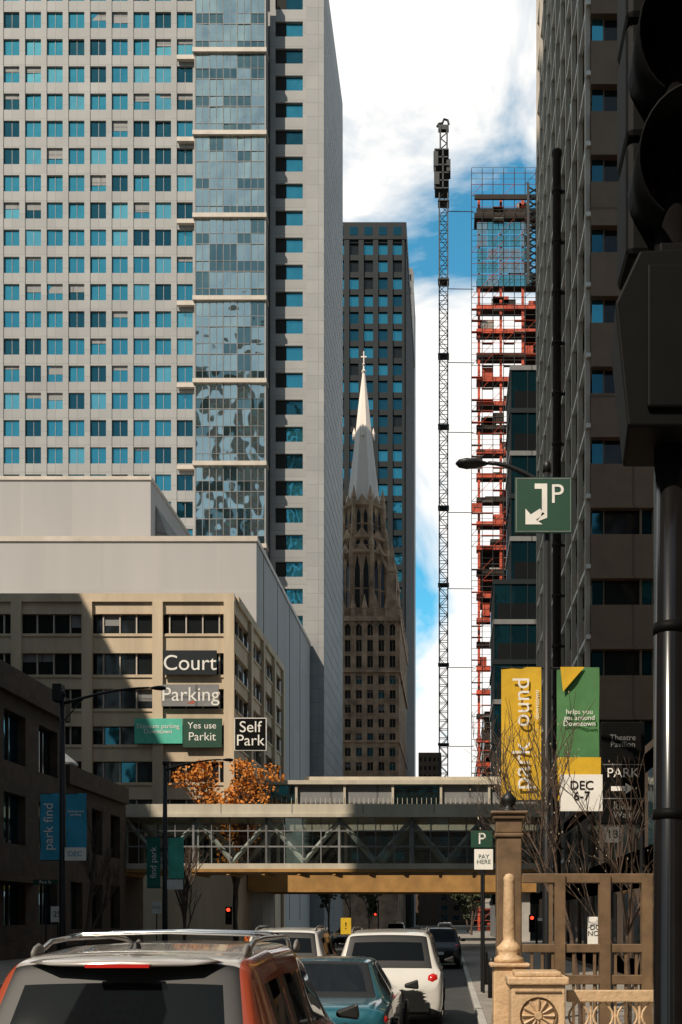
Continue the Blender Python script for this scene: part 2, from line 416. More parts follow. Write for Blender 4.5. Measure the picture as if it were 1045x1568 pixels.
gp.box(x0,x1,D+.3,D+6.5,zb+2.0,zt-4.41,'dark')
u=o.part('girders')
u.box(x0,x1,D-.2,D+.3,zb,zb+1.9,'yel'); u.box(x0,x1,D+6.7,D+7.2,zb,zb+1.9,'yel'); u.box(x0,x1,D+.31,D+6.69,zb+1.5,zb+1.7,'slab')
u.box(x0,x1,D-.35,D-.21,zb+1.7,zb+1.9,'yel')
for i in range(9):
    a=x0+1+(x1-x0-2)*i/8; u.box(a-.15,a+.15,D+.31,D+6.69,zb+.2,zb+1.49,'yel')
for xx in (x0+.7,6.4): u.box(xx-.5,xx+.5,D+.5,D+6,0,zb-.01,'slab')
o.build()

# ------------------------------------------------------------ church skyscraper
D=200; s=D/F
o=Obj('church_tower'); w=o.part('walls')
xr=U(610,D); xl=U(490,D); zS=V(1030,D); zC=V(948,D)
w.box(xl,xr-.6,D+.6,D+34,0,zC-.1,'stone')
w.box(xl,xr,D,D+34,0,8,'stone')
facade(o,front(D),xl,xr,8,zS,7,15,.52,.58,'stone',['dark','dark','teal2'],rec=.45,mull=True,pier=.18,blind=.3)
facade(o,right(xr),D+.01,D+34,8,zS,14,15,.5,.55,'stone',['dark'],rec=.45,mull=False,pier=.15)
facade(o,front(D),xl,xr,zS+.6,zC-.5,7,3,.5,.72,'stone',['dark'],rec=.5,pier=.3)
facade(o,right(xr),D+.01,D+34,zS+.6,zC-.5,14,3,.5,.7,'stone',['dark'],rec=.5,pier=.3)
w.T=None
for i in range(7):
    a=xl+(xr-xl)*(i+.5)/7; r_=.95
    w.path([(a-r_,D-.34,zC-2.6),(a-r_*.8,D-.34,zC-1.6),(a,D-.34,zC-.6),(a+r_*.8,D-.34,zC-1.6),(a+r_,D-.34,zC-2.6)],.16,'stone',5)
w.box(xl-.3,xr+.5,D-.5,D+34.4,zS,zS+.59,'stone'); w.box(xl-.3,xr+.5,D-.5,D+34.4,zC-.49,zC+.5,'stone')
for zz in (22,36): w.box(xl,xr+.35,D-.36,D+34.2,zz,zz+.45,'stone')
pn=o.part('pinnacles')
for i in range(8):
    x=xl+(xr-xl)*i/7; pn.lathe((x,D-.1,zC+.5),[(.5,0),(.45,1.4),(.6,1.5),(.05,4.2)],'stone',6)
for i in range(1,12): pn.lathe((xr+.1,D+i*3,zC+.5),[(.5,0),(.45,1.4),(.6,1.5),(.05,4.0)],'stone',6)
cx=U(553,D); cy=D+6.5
def stage(r,z0,z1,lvls,ph=pi/8,wz=.72):
    w.lathe((cx,cy,z0),[(r,0),(r,z1-z0)],'stone',8,ph=ph)
    w.lathe((cx,cy,z1-.6),[(r+.1,0),(r+.55,.3),(r+.55,.7),(r+.1,.9)],'stone',8,ph=ph)
    win=o.part('lancets')
    hh=(z1-z0)/lvls
    for k in range(8):
        a=k*pi/4-pi/2; nx,ny=cos(a),sin(a); tx,ty=-ny,nx; ap=r*cos(pi/8)
        sw=2*r*sin(pi/8)
        for l in range(lvls):
            for q in (-.22,.22):
                hw=sw*.13; zz0=z0+hh*(l+.14); zz1=z0+hh*(l+.14+wz*.72); zp=z0+hh*(l+.14+wz)
                c=(cx+nx*(ap+.03)+tx*sw*q, cy+ny*(ap+.03)+ty*sw*q)
                P=lambda dx,z,e=0:(c[0]+tx*dx+nx*e,c[1]+ty*dx+ny*e,z)
                win.quad([P(-hw,zz0),P(hw,zz0),P(hw,zz1),P(0,zp),P(-hw,zz1)],'dark')
                w.path([P(-hw*1.25,zz0,.06),P(-hw*1.25,zz1,.06),P(0,zp+.25,.06),P(hw*1.25,zz1,.06),P(hw*1.25,zz0,.06)],.12,'stone',4)
                zz=zz0+(zz1-zz0)*.5; w.path([P(-hw,zz,.05),P(hw,zz,.05)],.16,'stone',4)
        a2=a+pi/8; bx,by=cx+cos(a2)*(r+.15),cy+sin(a2)*(r+.15)
        w.lathe((bx,by,z0),[(.62,0),(.5,(z1-z0)*.6),(.42,z1-z0)],'stone',6)
        pn.lathe((bx,by,z1),[(.45,0),(.4,1),(.52,1.1),(.04,3.6)],'stone',6)
        P2=lambda dx,z,e=0:(cx+nx*(ap+.2)+tx*dx,cy+ny*(ap+.2)+ty*dx,z)
        w.add([P2(-sw*.38,z1),P2(sw*.38,z1),P2(0,z1+1.9)],[(0,1,2)],'stone')
zq1=V(862,D); zq2=V(762,D)
w.box(cx-6.5,cx+6.3,D+1,D+13,zC,zC+2.5,'stone')
stage(5.0,zC+1,zq1+3,1,wz=.8); stage(4.5,zq1+3,V(830,D)+2,1); stage(4.0,V(830,D)+2,zq2,1)
for sx in (-1,1):
    for sy in (-1,1):
        bx,by=cx+sx*5.9,cy+sy*5.9
        w.box(bx-.9,bx+.9,by-.9,by+.9,zC,zC+9,'stone'); pn.lathe((bx,by,zC+9),[(1.2,0),(1.1,.5),(.9,.6),(.05,6)],'stone',8)
        w.add([(bx,by-.3,zC+9),(bx,by+.3,zC+9),(cx+sx*3,cy+sy*3+.3,zC+15),(cx+sx*3,cy+sy*3-.3,zC+15),(bx,by-.3,zC+8),(bx,by+.3,zC+8),(cx+sx*3,cy+sy*3+.3,zC+13.6),(cx+sx*3,cy+sy*3-.3,zC+13.6)],
              [(0,1,2,3),(4,5,6,7),(0,3,7,4),(1,2,6,5)],'stone')
sp=o.part('spire'); zs=V(756,D); ze=V(545,D)
sp.lathe((cx,cy,zs),[(3.4,0),(2.8,(ze-zs)*.2),(2.05,(ze-zs)*.42),(1.1,(ze-zs)*.75),(.28,ze-zs)],'spire',8,ph=pi/8)
for k in range(4):
    a=k*pi/2-pi/2; r=1.9; zz=V(650,D)
    sp.lathe((cx+cos(a)*r,cy+sin(a)*r,zz),[(.32,0),(.32,1.0),(.38,1.1),(.02,2.4)],'spire',6)
for k in range(8):
    a=k*pi/4-pi/2; sp.lathe((cx+cos(a)*3.2,cy+sin(a)*3.2,zs),[(.38,0),(.34,.9),(.05,2.2)],'spire',6)
sp.lathe((cx,cy,ze),[(.28,0),(.5,.4),(.2,.8),(.14,1.5),(.35,1.8),(.1,2.1)],'spire',8)
sp.box(cx-.1,cx+.1,cy-.1,cy+.1,ze+2,ze+4.4,'spire'); sp.box(cx-.55,cx+.55,cy-.08,cy+.08,ze+3.2,ze+3.45,'spire')
o.build()

# ------------------------------------------------------------ dark tower + grey tower behind
D=260
o=Obj('dark_glass_tower'); w=o.part('walls'); x1=U(620,D); x0=x1-36; zt=V(342,D); zc=V(368,D)
w.box(x0,x1-.5,D+.5,D+60,0,zt,'dtower')
nf=int(zc/4.2)
facade(o,front(D),x0,x1,0,zc,10,nf,.64,.68,'dtower',['teal','teal2','teal','dark','teal2'],rec=.5,mull=False,pier=.35)
facade(o,right(x1),D+.01,D+60,0,zc,16,nf,.5,.55,'dtower',['teal2','dark'],rec=.5,mull=False,pier=.3)
w.T=None; w.box(x0-.1,x1+.45,D-.45,D+60,zc,zt,'dtower')
w.T=front(D)
for i in range(10):
    c=x0+(x1-x0)*(i+.5)/10; w.box(c-1,c+1,.46,.5,zc+1.0,zt-1.2,'teal2')
o.build()
D=350
o=Obj('grey_tower'); w=o.part('walls'); x1=U(634,D); w.box(x1-40,x1-.4,D+.4,D+30,0,V(409,D),'gtower')
facade(o,front(D),x1-40,x1,0,V(415,D),12,50,.5,.5,'gtower',['teal2','dark'],rec=.3,mull=False)
o.build()

# ------------------------------------------------------------ construction tower with scaffold
D=180
o=Obj('scaffolded_tower'); st=o.part('structure'); sc=o.part('scaffold'); pl=o.part('planks'); gz=o.part('curtain_wall')
x0=U(725,D); x1=x0+13; y0=D; y1=D+3.4; fh=37*D/F
zt=V(300,D); nf=int(zt/fh)
for j in range(nf+1):
    z=j*fh
    if V(336,D)>z>V(440,D)+2: continue
    st.box(x0+.6,x1,y0+.8,y1,z-.22,z+.12,'darkslab')
    st.box(x0+.55,x1,y0+.6,y0+.79,z-.55,z+.2,'red' if j%3 else 'darkslab')
    for q in range(4):
        if R()<.6: a=x0+1+R()*9; st.box(a,a+1+R()*2,y0+1.2,y1-.3,z+.12,z+.5+R()*1.6,random.choice(['red','slab','darkslab']))
for xx in (x0+1,x0+4.8,x0+8.6,x1-.6):
    for yy in (y0+1.1,): st.box(xx-.22,xx+.22,yy-.22,yy+.22,0,zt,'red')
st.box(x0+9.2,x1-.2,y1+.01,y1+3,0,V(455,D),'darkslab')
st.box(x0+5.2,x1-.2,y1+.02,y1+2.5,0,V(560,D)-20,'red')
st.box(x0+1.0,x0+5.1,y1+.02,y1+2.0,V(920,D),V(835,D),'darkslab')
ztop=V(258,D); lv=1.95; nl=int(ztop/lv)
for yy in (y0-.1,y0+.5):
    for i in range(8):
        xx=x0-.3+i*1.85; sc.tube((xx,yy,0),(xx,yy,ztop),.05,.05,'crane',4,False)
for j in range(nl+1):
    z=j*lv
    sc.tube((x0-.3,y0-.1,z),(x1+.0,y0-.1,z),.05,.05,'crane' if R()<.5 else 'red',4,False)
    if R()<.6: sc.tube((x0-.3,y0-.1,z+.95),(x1,y0-.1,z+.95),.035,.035,'galv',4,False)
    for k in range(7):
        glz=V(336,D)>z>V(436,D) or z>zt
        if R()<(.05 if glz else .38): pl.box(x0-.3+k*1.85,x0+1.5+k*1.85,y0-.08,y0+.48,z,z+.12,random.choice(['red','darkslab','slab','red']))
        if R()<.35:
            a=(x0-.3+k*1.85,y0-.12,z); b=(x0-.3+(k+1)*1.85,y0-.12,z+lv)
            sc.tube(a,b,.04,.04,random.choice(['crane','red']),4,False)
        if R()<.07 and z<zt-10 and not glz: pl.quad([(x0-.3+k*1.85,y0+.55,z),(x0+1.55+k*1.85,y0+.55,z),(x0+1.55+k*1.85,y0+.55,z+lv),(x0-.3+k*1.85,y0+.55,z+lv)],random.choice(['slab','red','darkslab']))
za,zb_=V(436,D),V(336,D)
for i in range(5):
    for j in range(5):
        a=x0+.6+i*1.9; h=(zb_-za)/5
        gz.quad([(a+.05,y0+.57,za+j*h+.1),(a+1.85,y0+.57,za+j*h+.1),(a+1.85,y0+.57+R()*.04,za+(j+1)*h-.1),(a+.05,y0+.57,za+(j+1)*h-.1)],random.choice(['teal3','bay','teal3']))
st.box(x0+.2,x1,y0+.2,y1,V(332,D),V(324,D),'darkslab'); st.box(x0+.2,x1,y0-.25,y0+.1,V(306,D),V(299,D),'darkslab')
hx=o.part('hoist_truss')
hz0,hz1=V(440,D),V(285,D)
for xx in (x0+9.4,x0+11.4):
    hx.box(xx-.22,xx+.22,y0-.9,y0-.6,hz0,hz1,'crane')
zig_z=hz0
while zig_z<hz1-1.2:
    hx.tube((x0+9.4,y0-.75,zig_z),(x0+11.4,y0-.75,zig_z+1.2),.16,.16,'crane',4); hx.tube((x0+11.4,y0-.75,zig_z),(x0+9.4,y0-.75,zig_z+1.2),.16,.16,'crane',4); zig_z+=1.2
o.build()

D=178
o=Obj('construction_hoist_mast'); p=o.part('lattice'); cx=U(679.5,D); h=.72; zt=V(292,D)
for sx in (-h,h):
    for sy in (-h,h): p.box(cx+sx-.1,cx+sx+.1,D+sy-.1,D+sy+.1,0,zt,'crane')
z=0;k=0
while z<zt-1.5:
    a=-h if k%2 else h
    for sy in (-h,h):
        p.tube((cx+a,D+sy,z),(cx-a,D+sy,z+1.5),.06,.06,'crane',4,False); p.tube((cx-h,D+sy,z),(cx+h,D+sy,z),.06,.06,'crane',4,False)
    for sx in (-h,h): p.tube((cx+sx,D+a,z),(cx+sx,D-a,z+1.5),.06,.06,'crane',4,False)
    z+=1.5;k+=1
t=o.part('ties')
for v in (312,432,546,654,778,896,1018,1140):
    z=V(v,D)
    t.box(cx-.95,cx+.95,D-.95,D+.95,z-.1,z+.1,'crane'); t.tube((cx+.8,D+1.9,z),(U(726,D),D+2.0,z),.07,.07,'crane',5); t.tube((cx+.8,D,z),(cx+.8,D+1.9,z),.06,.06,'crane',5)
c=o.part('climbing_head')
w0=V(295,D); w1=V(236,D)
for sx in (-1.45,-.1): c.box(cx+sx-.12,cx+sx+.12,D-1.2,D-.9,w0,w1,'crane')
for i in range(6): c.box(cx-1.5,cx+.9,D-1.2,D+1.2,w0+i*(w1-w0)/5-.1,w0+i*(w1-w0)/5+.1,'crane')
c.box(cx-1.7,cx-.9,D-1.3,D+.2,V(262,D),V(240,D),'crane'); c.box(cx-1.6,cx-.7,D-1.3,D,V(290,D),V(272,D),'crane'); c.box(cx+.5,cx+1.2,D-1,D+1,V(268,D),V(250,D),'crane')
for sx in (-.55,.6):
    c.box(cx+sx-.13,cx+sx+.13,D-.5,D+.5,w1,V(195,D),'crane')
z=w1;k=0
while z<V(200,D): 
    c.tube((cx+(-.5 if k%2 else .55),D,z),(cx+(.55 if k%2 else -.5),D,z+.9),.1,.1,'crane',4); z+=.9;k+=1
zz=V(196,D)
c.path([(cx-1.1,D,zz+.2),(cx-.8,D,zz+.7),(cx-.2,D,zz+.8),(cx+.1,D,zz+1.5),(cx+.7,D,zz+1.3),(cx+.9,D,zz+.6)],.2,'crane',6)
c.box(cx-.9,cx+.9,D-.4,D+.4,zz-.5,zz+.3,'crane')
o.build()

# ------------------------------------------------------------ right glass building
D=100
o=Obj('glass_office_building')
w=o.part('bands'); g=o.part('glazing')
def gb(x0,y0,z0,z1,dx,dy):
    n=max(1,round((z1-z0)/4.05)); h=(z1-z0)/n
    g.T=None; w.T=None
    g.box(x0,x0+dx,y0,y0+dy,z0,z1,'teal2')
    for j in range(n+1):
        z=z0+j*h; w.box(x0-.12,x0+dx,y0-.12,y0+dy,z-.3,z+.15,'gtower' if j%2 else 'dtower')
        if j<n: g.box(x0+.3,x0+dx,y0-.02,y0-.004,z+.15,z+h*.45,'dark')
    for k in range(int(dx/1.6)): w.box(x0+k*1.6-.04,x0+k*1.6+.04,y0-.07,y0-.003,z0,z1,'dtower')
    for k in range(int(dy/1.6)): w.box(x0-.07,x0-.003,y0+k*1.6-.04,y0+k*1.6+.04,z0,z1,'dtower')
gb(U(757,D),D,3.8,V(890,D),14,9); gb(U(783,D),D+.3,V(888,D),V(560,D),14,8)
w.box(U(757,D)+.5,17,D+.5,D+23,0,3.8,'gtower')
o.build()

# ------------------------------------------------------------ right tower
D=50; XR=U(905,D)
o=Obj('high_rise_building'); w=o.part('walls'); fh=108*D/F
YF=79; nf=22; zt=V(1034,D)+17*fh+2
w.box(XR+.7,60,D+.6,YF,0,zt,'blk')
wd=U(975,D)-U(900,D)
g=o.part('windows')
w.T=front(D); g.T=front(D)
base=V(1034,D)
for j in range(-4,18):
    zw0=base+j*fh-.0; zw1=zw0+40*D/F
    w.box(XR,60,-.55,0,zw1,zw0+fh-.001,'tan')
    w.box(XR,60,.003,.06,zw1,zw1+.12,'tan')
    for i in range(22):
        u=XR+.1+i*wd
        g.quad([(u,-.3,zw0),(u+.55,-.3,zw0),(u+.55,-.3,zw1),(u,-.3,zw1)],'teal' if R()<.5 else 'teal2')
        g.quad([(u+.56,-.34,zw0),(u+wd-.04,-.34,zw0),(u+wd-.04,-.34,zw1),(u+.56,-.34,zw1)],'dark')
        w.box(u+wd-.08,u+wd+.02,-.5,-.1,zw0,zw1,'tan'); w.box(u+.53,u+.58,-.4,-.25,zw0,zw1,'tan')
w.T=left(XR); g.T=left(XR)
for j in range(-4,18):
    zw0=base+j*fh; zw1=zw0+56*D/F
    w.box(D+.01,YF,-.5,0,zw1,zw0+fh-.001,'tan')
    w.box(D+.01,YF,.001,.2,zw1,zw1+.2,'white')
    for q in range(15):
        a=D+.3+(YF-D-.6)*q/15; b=D+.3+(YF-D-.6)*(q+1)/15; jj=(R()-.5)*.3
        g.quad([(a,-.25+jj,zw0),(b,-.25-jj,zw0),(b,-.25-jj,zw1),(a,-.25+jj,zw1)],'bay' if R()<.6 else 'bay2')
n=10
for i in range(n+1):
    y=D+.3+(YF-D-.6)*i/n
    w.box(y-.12,y+.12,.003,.24,4,zt,'fin')
w.T=None
w.box(XR-.2,60,D-.2,YF+.1,zt,zt+1.2,'tan')
w.box(XR+.5,60,D+.4,YF,0,6,'dark')
for i in range(8): w.box(XR+.0+i*4,XR+.7+i*4,D-.1,D+.5,0,base-4*fh,'tan')
s_=o.part('exhaust_stack'); s_.smooth=True
sx=U(853,60); s_.lathe((sx,60,4),[(.24,0),(.24,V(240,60)-4),(.3,V(240,60)-3.9),(.3,V(232,60)-4)],'darkslab',14)
k=o.part('stack_rings')
for i in range(14): k.lathe((sx,60,6+i*2.9),[(.3,0),(.3,.14)],'darkslab',12); k.box(sx,XR,59.9,60.1,6+i*2.9,6.1+i*2.9,'steel')
o.build()
o=Obj('shopfront_building'); w=o.part('walls'); w.box(5.2,30,24,48,0,V(1090,24)*.98,'brown')
facade(o,left(5.2),24,48,.3,V(1090,24)*.95,6,2,.7,.65,'brown',['dark','teal2'],rec=.02)
facade(o,front(24),5.2,17,.3,V(1090,24)*.95,4,2,.7,.65,'brown',['dark'],rec=.02)
o.build()

# ------------------------------------------------------------ unseen buildings behind and left of the viewer, some added for shade and reflections
def slab_tower(name,x0,x1,y0,y1,h,nx,ny,nz,wall):
    o=Obj(name); w=o.part('walls'); w.box(x0+.4,x1-.4,y0+.4,y1-.4,0,h,wall)
    facade(o,right(x1),y0,y1,0,h,ny,nz,.6,.55,wall,['dark','teal2'],rec=.3,mull=False)
    facade(o,lambda u,w_,z:(u,y1+w_,z),x0,x1,0,h,nx,nz,.6,.55,wall,['dark','teal2','teal'],rec=.3,mull=False)
    w.T=None; w.box(x0-.2,x1+.2,y0-.2,y1+.2,h,h+1,wall)
    o.build()
slab_tower('added_shade_tower',-43.5,-22,-2,15,140,6,5,36,'slab')  # unseen tower, added to shade the right high-rise and part of the skyway
slab_tower('added_shade_block',-95,-50.5,20,58,64,10,10,17,'brown')  # unseen block, added to keep the garage's left part in shadow
slab_tower('added_reflection_tower',-101,-76,-170,-150,235,8,4,56,'tan')  # unseen tower, added for the bay glass to mirror
slab_tower('concrete_office_tower',-40,24,-190,-150,230,16,6,52,'brown')
slab_tower('brick_warehouse',14,50,-60,20,36,12,16,9,'brown')

# ------------------------------------------------------------ distant street end
o=Obj('distant_brown_building'); w=o.part('walls'); D=430
w.box(U(641,D),U(676,D),D+.5,D+20,0,V(1152,D),'brown'); facade(o,front(D),U(641,D),U(676,D),20,V(1156,D),5,14,.5,.5,'brown',['dark'],mull=False); o.build()
o=Obj('distant_city_block'); w=o.part('walls'); w.box(-60,80,440,470,0,40,'brown'); facade(o,front(439.5),-60,80,1,39,28,9,.5,.5,'brown',['dark','teal2'],mull=False); o.build()
for (a,b,x0,x1,h) in ((215,330,7,30,45),(345,420,-40,-17,30)):
    o=Obj('row_building'); w=o.part('walls'); w.box(x0,x1,a,b,0,h,'brown')
    facade(o,left(x0) if x0>0 else right(x1),a,b,1,h,20,int(h/4),.5,.5,'brown',['dark'],rec=.02,mull=False); o.build()

# ------------------------------------------------------------ trees
def branch(p,pos,d,L,r,dep,m,tips,spread=.5,n=5):
    seg=3; q=Vector(pos); dd=Vector(d); pts=[q.copy()]; rs=[r]; kids=[]
    for i in range(seg):
        dd=(dd+Vector((R()-.5,R()-.5,R()-.3))*.22).normalized(); q=q+dd*L/seg
        rb=r*(1-.3*(i+1)/seg); pts.append(q.copy()); rs.append(rb)
        if dep>0 and i<seg-1 and R()<.7: kids.append((q.copy(),dd.copy(),rb))
    p.sweep(pts,rs,m,n,False)
    for (kq,kd,rb) in kids:
        nd=(kd+Vector((R()-.5,R()-.5,R()-.2))*spread*2).normalized(); branch(p,kq,nd,L*.6,rb*.6,dep-1,m,tips,spread,4)
    if dep==0: tips.append(q); return
    for k in range(2 if R()<.7 else 3):
        nd=(dd+Vector((R()-.5,R()-.5,R()-.3))*spread*1.7).normalized()
        branch(p,q,nd,L*.74,r*.62,dep-1,m,tips,spread,4)
def tree(name,x,y,h,r,dep=5,leaf=None,nl=0,bud=False,lsize=.12,spread=.5):
    o=Obj(name); p=o.part('trunk_and_limbs'); p.smooth=True; tips=[]
    branch(p,(x,y,.1),(0,0,1),h*.34,r,dep,'bark',tips,spread)
    if bud:
        b=o.part('buds')
        for t in tips:
            if R()<.22: b.lathe(tuple(t),[(.002,-.014),(.008,0),(.002,.016)],'bud',5)
    if leaf:
        l=o.part('leaves')
        for t in tips:
            for _ in range(nl):
                c=t+Vector((R()-.5,R()-.5,R()-.5))*1.1; a=Vector((R()-.5,R()-.5,R()-.5)).normalized()*lsize; b=a.cross(Vector((R()-.5,R()-.5,R()-.5))).normalized()*lsize*.7
                l.quad([tuple(c-a),tuple(c-b),tuple(c+a),tuple(c+b)],leaf)
    o.build()
tree('autumn_tree',-15.6,76.5,13.0,.2,4,'leafO',18,lsize=.15)
tree('bare_street_tree',-16.5,47,6.5,.13,5)
tree('bare_street_tree',-14.8,58,6,.12,4)
tree('bare_street_tree',1.9,15.2,4.8,.04,5,bud=True,spread=.7)
tree('bare_street_tree',3.0,17.5,4.6,.04,4,bud=True,spread=.7)
for x,y in ((-14.5,125),(-14.5,150),(-14.4,185),(2.6,130),(2.7,160)): tree('street_tree',x,y,9,.16,3,'leafD',10,lsize=.3)

# ------------------------------------------------------------ street lamps
def lamp(x,y,h,ax,az,r=.085):
    o=Obj('street_lamp'); p=o.part('pole'); p.smooth=True
    p.lathe((x,y,.13),[(r*2.1,0),(r*2.1,.5),(r*1.5,.6),(r*1.2,.75),(r,1.2),(r*.75,h-.13)],'steel',14)
    p.lathe((x,y,h),[(r*.9,-.1),(r*.9,.05),(.02,.12)],'steel',12)
    a=o.part('arm'); a.smooth=True; pts=[]
    for i in range(9):
        t=i/8; pts.append((x+ax*t,y,h-.35+az*math.sin(t*pi/2)))
    a.path(pts,[.055-.02*i/8 for i in range(9)],'steel',8)
    a.path([(x,y,h-1.0),(x+ax*.25,y,h-.35+az*math.sin(.25*pi/2))],.02,'steel',6)
    hd=o.part('luminaire'); hd.smooth=True; sgn=1 if ax>0 else -1; e=pts[-1]
    prof=[(.03,0),(.06,.05),(.12,.2),(.15,.38),(.11,.52),(.02,.58)]
    vs=[];n=12
    for r_,hh in prof:
        for i in range(n):
            t=2*pi*i/n; vs.append((e[0]+sgn*hh,e[1]+r_*cos(t),e[2]+r_*.55*sin(t)-.01))
    fs=[(j*n+i,j*n+(i+1)%n,(j+1)*n+(i+1)%n,(j+1)*n+i) for j in range(len(prof)-1) for i in range(n)]+[tuple(range(n)),tuple(range((len(prof)-1)*n,len(prof)*n))]
    hd.add(vs,fs,'steel')
    return o
D=18.6
xl=U(838,D); o=lamp(xl,D,V(715,D),-1.05,.42); o.build()
def banner(name,x0,x1,y,z0,z1,m,px):
    o=Obj(name); p=o.part('cloth'); n=10; vs=[];fs=[]
    for j in range(n+1):
        for i in range(5):
            vs.append((x0+(x1-x0)*i/4,y+.025*sin(j*.9+i*.8)+.015*sin(i*2+j*.4),z0+(z1-z0)*j/n))
    for j in range(n):
        for i in range(4): fs.append((j*5+i,j*5+i+1,j*5+i+6,j*5+i+5))
    p.add(vs,fs,m); p.smooth=True
    b=o.part('brackets')
    xe=x0 if abs(x0-px)>abs(x1-px) else x1
    for z in (z0+.01,z1-.01): b.tube((px,y,z),(xe,y,z),.018,.018,'steel',6)
    return o
o=banner('yellow_banner',U(768,D),U(829,D),D,V(1227,D),V(1022,D),'banY',xl)
o.text('park',(U(799,D),D-.06,V(1174,D)),.47,'white',up=True,ext=.002)
o.text('ound',(U(799,D),D-.06,V(1076,D)),.43,'white',up=True,ext=.002); o.text('downtown',(U(822,D),D-.06,V(1080,D)),.12,'white',up=True,ext=.002)
o.build()
o=banner('green_banner',U(853,D),U(918,D),D+.02,V(1180,D),V(1022,D),'banG',xl)
q=o.part('yellow_band'); q.quad([(U(853,D),D-.035,V(1227,D)),(U(920,D),D-.035,V(1227,D)),(U(920,D),D-.035,V(1160,D)),(U(853,D),D-.035,V(1160,D))],'banY')
q.add([(U(858,D),D-.04,V(1022,D)),(U(895,D),D-.04,V(1022,D)),(U(862,D),D-.04,V(1060,D))],[(0,1,2)],'banY')
o.text('helps you\nget around\nDowntown',(U(887,D),D-.05,V(1100,D)),.125,'white'); o.build()
o=Obj('date_sign'); p=o.part('plate',bev=.01); p.box(U(857,D),U(922,D),D-.09,D-.06,V(1243,D),V(1187,D),'white'); p.tube((xl,D,V(1215,D)),(U(860,D),D-.07,V(1215,D)),.015,.015,'steel')
o.text('DEC\n6-7',(U(890,D),D-.1,V(1212,D)),.22,'sigblk'); o.build()
o=Obj('direction_sign'); p=o.part('plate',bev=.012); d=D-.12
p.box(U(788,D),U(875,D),d-.03,d,V(821,D),V(736,D),'green'); b=o.part('border')
x0,x1,z0,z1=U(790,D),U(873,D),V(819,D),V(738,D)
for a in ((x0,x1,z0,z0+.012),(x0,x1,z1-.012,z1),(x0,x0+.012,z0+.013,z1-.013),(x1-.012,x1,z0+.013,z1-.013)): b.box(a[0],a[1],d-.034,d-.031,a[2],a[3],'galv')
b.box(U(829,D),U(837,D),d-.036,d-.031,V(790,D),V(746,D),'white'); b.box(U(818,D),U(828.9,D),d-.036,d-.031,V(754,D),V(746,D),'white')
def rot(cx,cz,pts,m): b.add([(U(cx+a,D),d-.037,V(cz+c,D)) for a,c in pts],[tuple(range(len(pts)))],m)
rot(833,790,[(-4,0),(4,0),(4,8),(-12,14),(-6,6)],'white')
rot(804,808,[(0,0),(0,-24),(8,-15),(22,-24),(29,-16),(16,-7),(26,0)],'white')
o.text('P',(U(852,D),d-.034,V(763,D)),.48,'white'); o.build()
D=36
o=lamp(U(96,D),D,V(1062,D),3.0,.55,.11)
sg=o.part('camera_box',bev=.03); sg.box(U(83,D),U(97,D),D-.2,D+.2,V(1075,D),V(1048,D),'steel'); o.build()
px=U(96,D)
o=banner('blue_banner',U(62,D),U(92,D),D,V(1318,D),V(1215,D),'banB',px); o.text('park find',(U(76,D),D-.06,V(1266,D)),.46,'white',up=True,ext=.002); o.build()
o=banner('blue_banner',U(101,D),U(133,D),D,V(1318,D),V(1215,D),'banB',px); o.text('downtown\nparking',(U(117,D),D-.06,V(1245,D)),.13,'white')
q=o.part('date_plate'); q.box(U(101,D),U(133,D),D-.1,D-.05,V(1318,D),V(1298,D),'white'); o.text('DEC',(U(117,D),D-.11,V(1308,D)),.25,'banB'); o.build()
D=50
o=lamp(U(253,D),D,V(1168,D),2.7,.5,.13); o.build(); px=U(253,D)
o=banner('dark_green_banner',U(225,D),U(246,D),D,V(1360,D),V(1282,D),'banG2',px); o.text('find park',(U(236,D),D-.06,V(1321,D)),.42,'white',up=True,ext=.002); o.build()
o=banner('mint_banner',U(258,D),U(282,D),D,V(1346,D),V(1282,D),'banT',px); q=o.part('date_plate'); q.box(U(257,D),U(281,D),D-.1,D-.05,V(1362,D),V(1347,D),'white'); o.build()

# ------------------------------------------------------------ signs
def post_sign(name,px,py,D,w,h,zc,m,txt,tm='white',size=.2,r=.03):
    o=Obj(name); x=U(px,D); p=o.part('post'); p.tube((x,D+.04,.1),(x,D+.04,zc+h/2),r,r,'steel',8)
    q=o.part('plate',bev=.006); q.box(x-w/2,x+w/2,D-.01,D+.01,zc-h/2,zc+h/2,m)
    if txt: o.text(txt,(x,D-.015,zc),size,tm,ext=.001)
    o.build(); return o
D=22
o=Obj('park_sign'); p=o.part('box',bev=.03); x0,x1=U(921,D),U(988,D)
p.box(x0,x1,D,D+.18,V(1262,D),V(1105,D),'sigblk'); p.tube((U(985,D),D+.1,.1),(U(985,D),D+.1,V(1262,D)),.06,.06,'steel')
q=o.part('arrow'); q.box(U(936,D),U(960,D),D-.006,D-.002,V(1211,D),V(1204,D),'white'); q.quad([(U(958,D),D-.006,V(1216,D)),(U(971,D),D-.006,V(1207,D)),(U(958,D),D-.006,V(1199,D))],'white')
for v in (1170,1222): q.box(x0+.03,x1-.03,D-.006,D-.002,V(v+1.5,D),V(v,D),'galv')
o.text('Theatre\nPavilion',(U(954,D),D-.01,V(1135,D)),.17,'galv'); o.text('PARK',(U(954,D),D-.01,V(1184,D)),.28,'white'); o.text('River\nWalk',(U(954,D),D-.01,V(1242,D)),.19,'galv'); o.build()
post_sign('number_sign',938,1278,20,.34,.3,V(1278,20),'white','18','sigblk',.22)
post_sign('parking_sign',738,1295,26,.54,.42,V(1285,26),'green','P','white',.4)
post_sign('parking_arrow_sign',741,1320,25.6,.46,.5,V(1316,25.6),'white','PAY\nHERE','green',.15)
post_sign('do_not_enter_sign',912,1425,16,.24,.42,V(1425,16),'white','DO\nNOT','sigblk',.11)
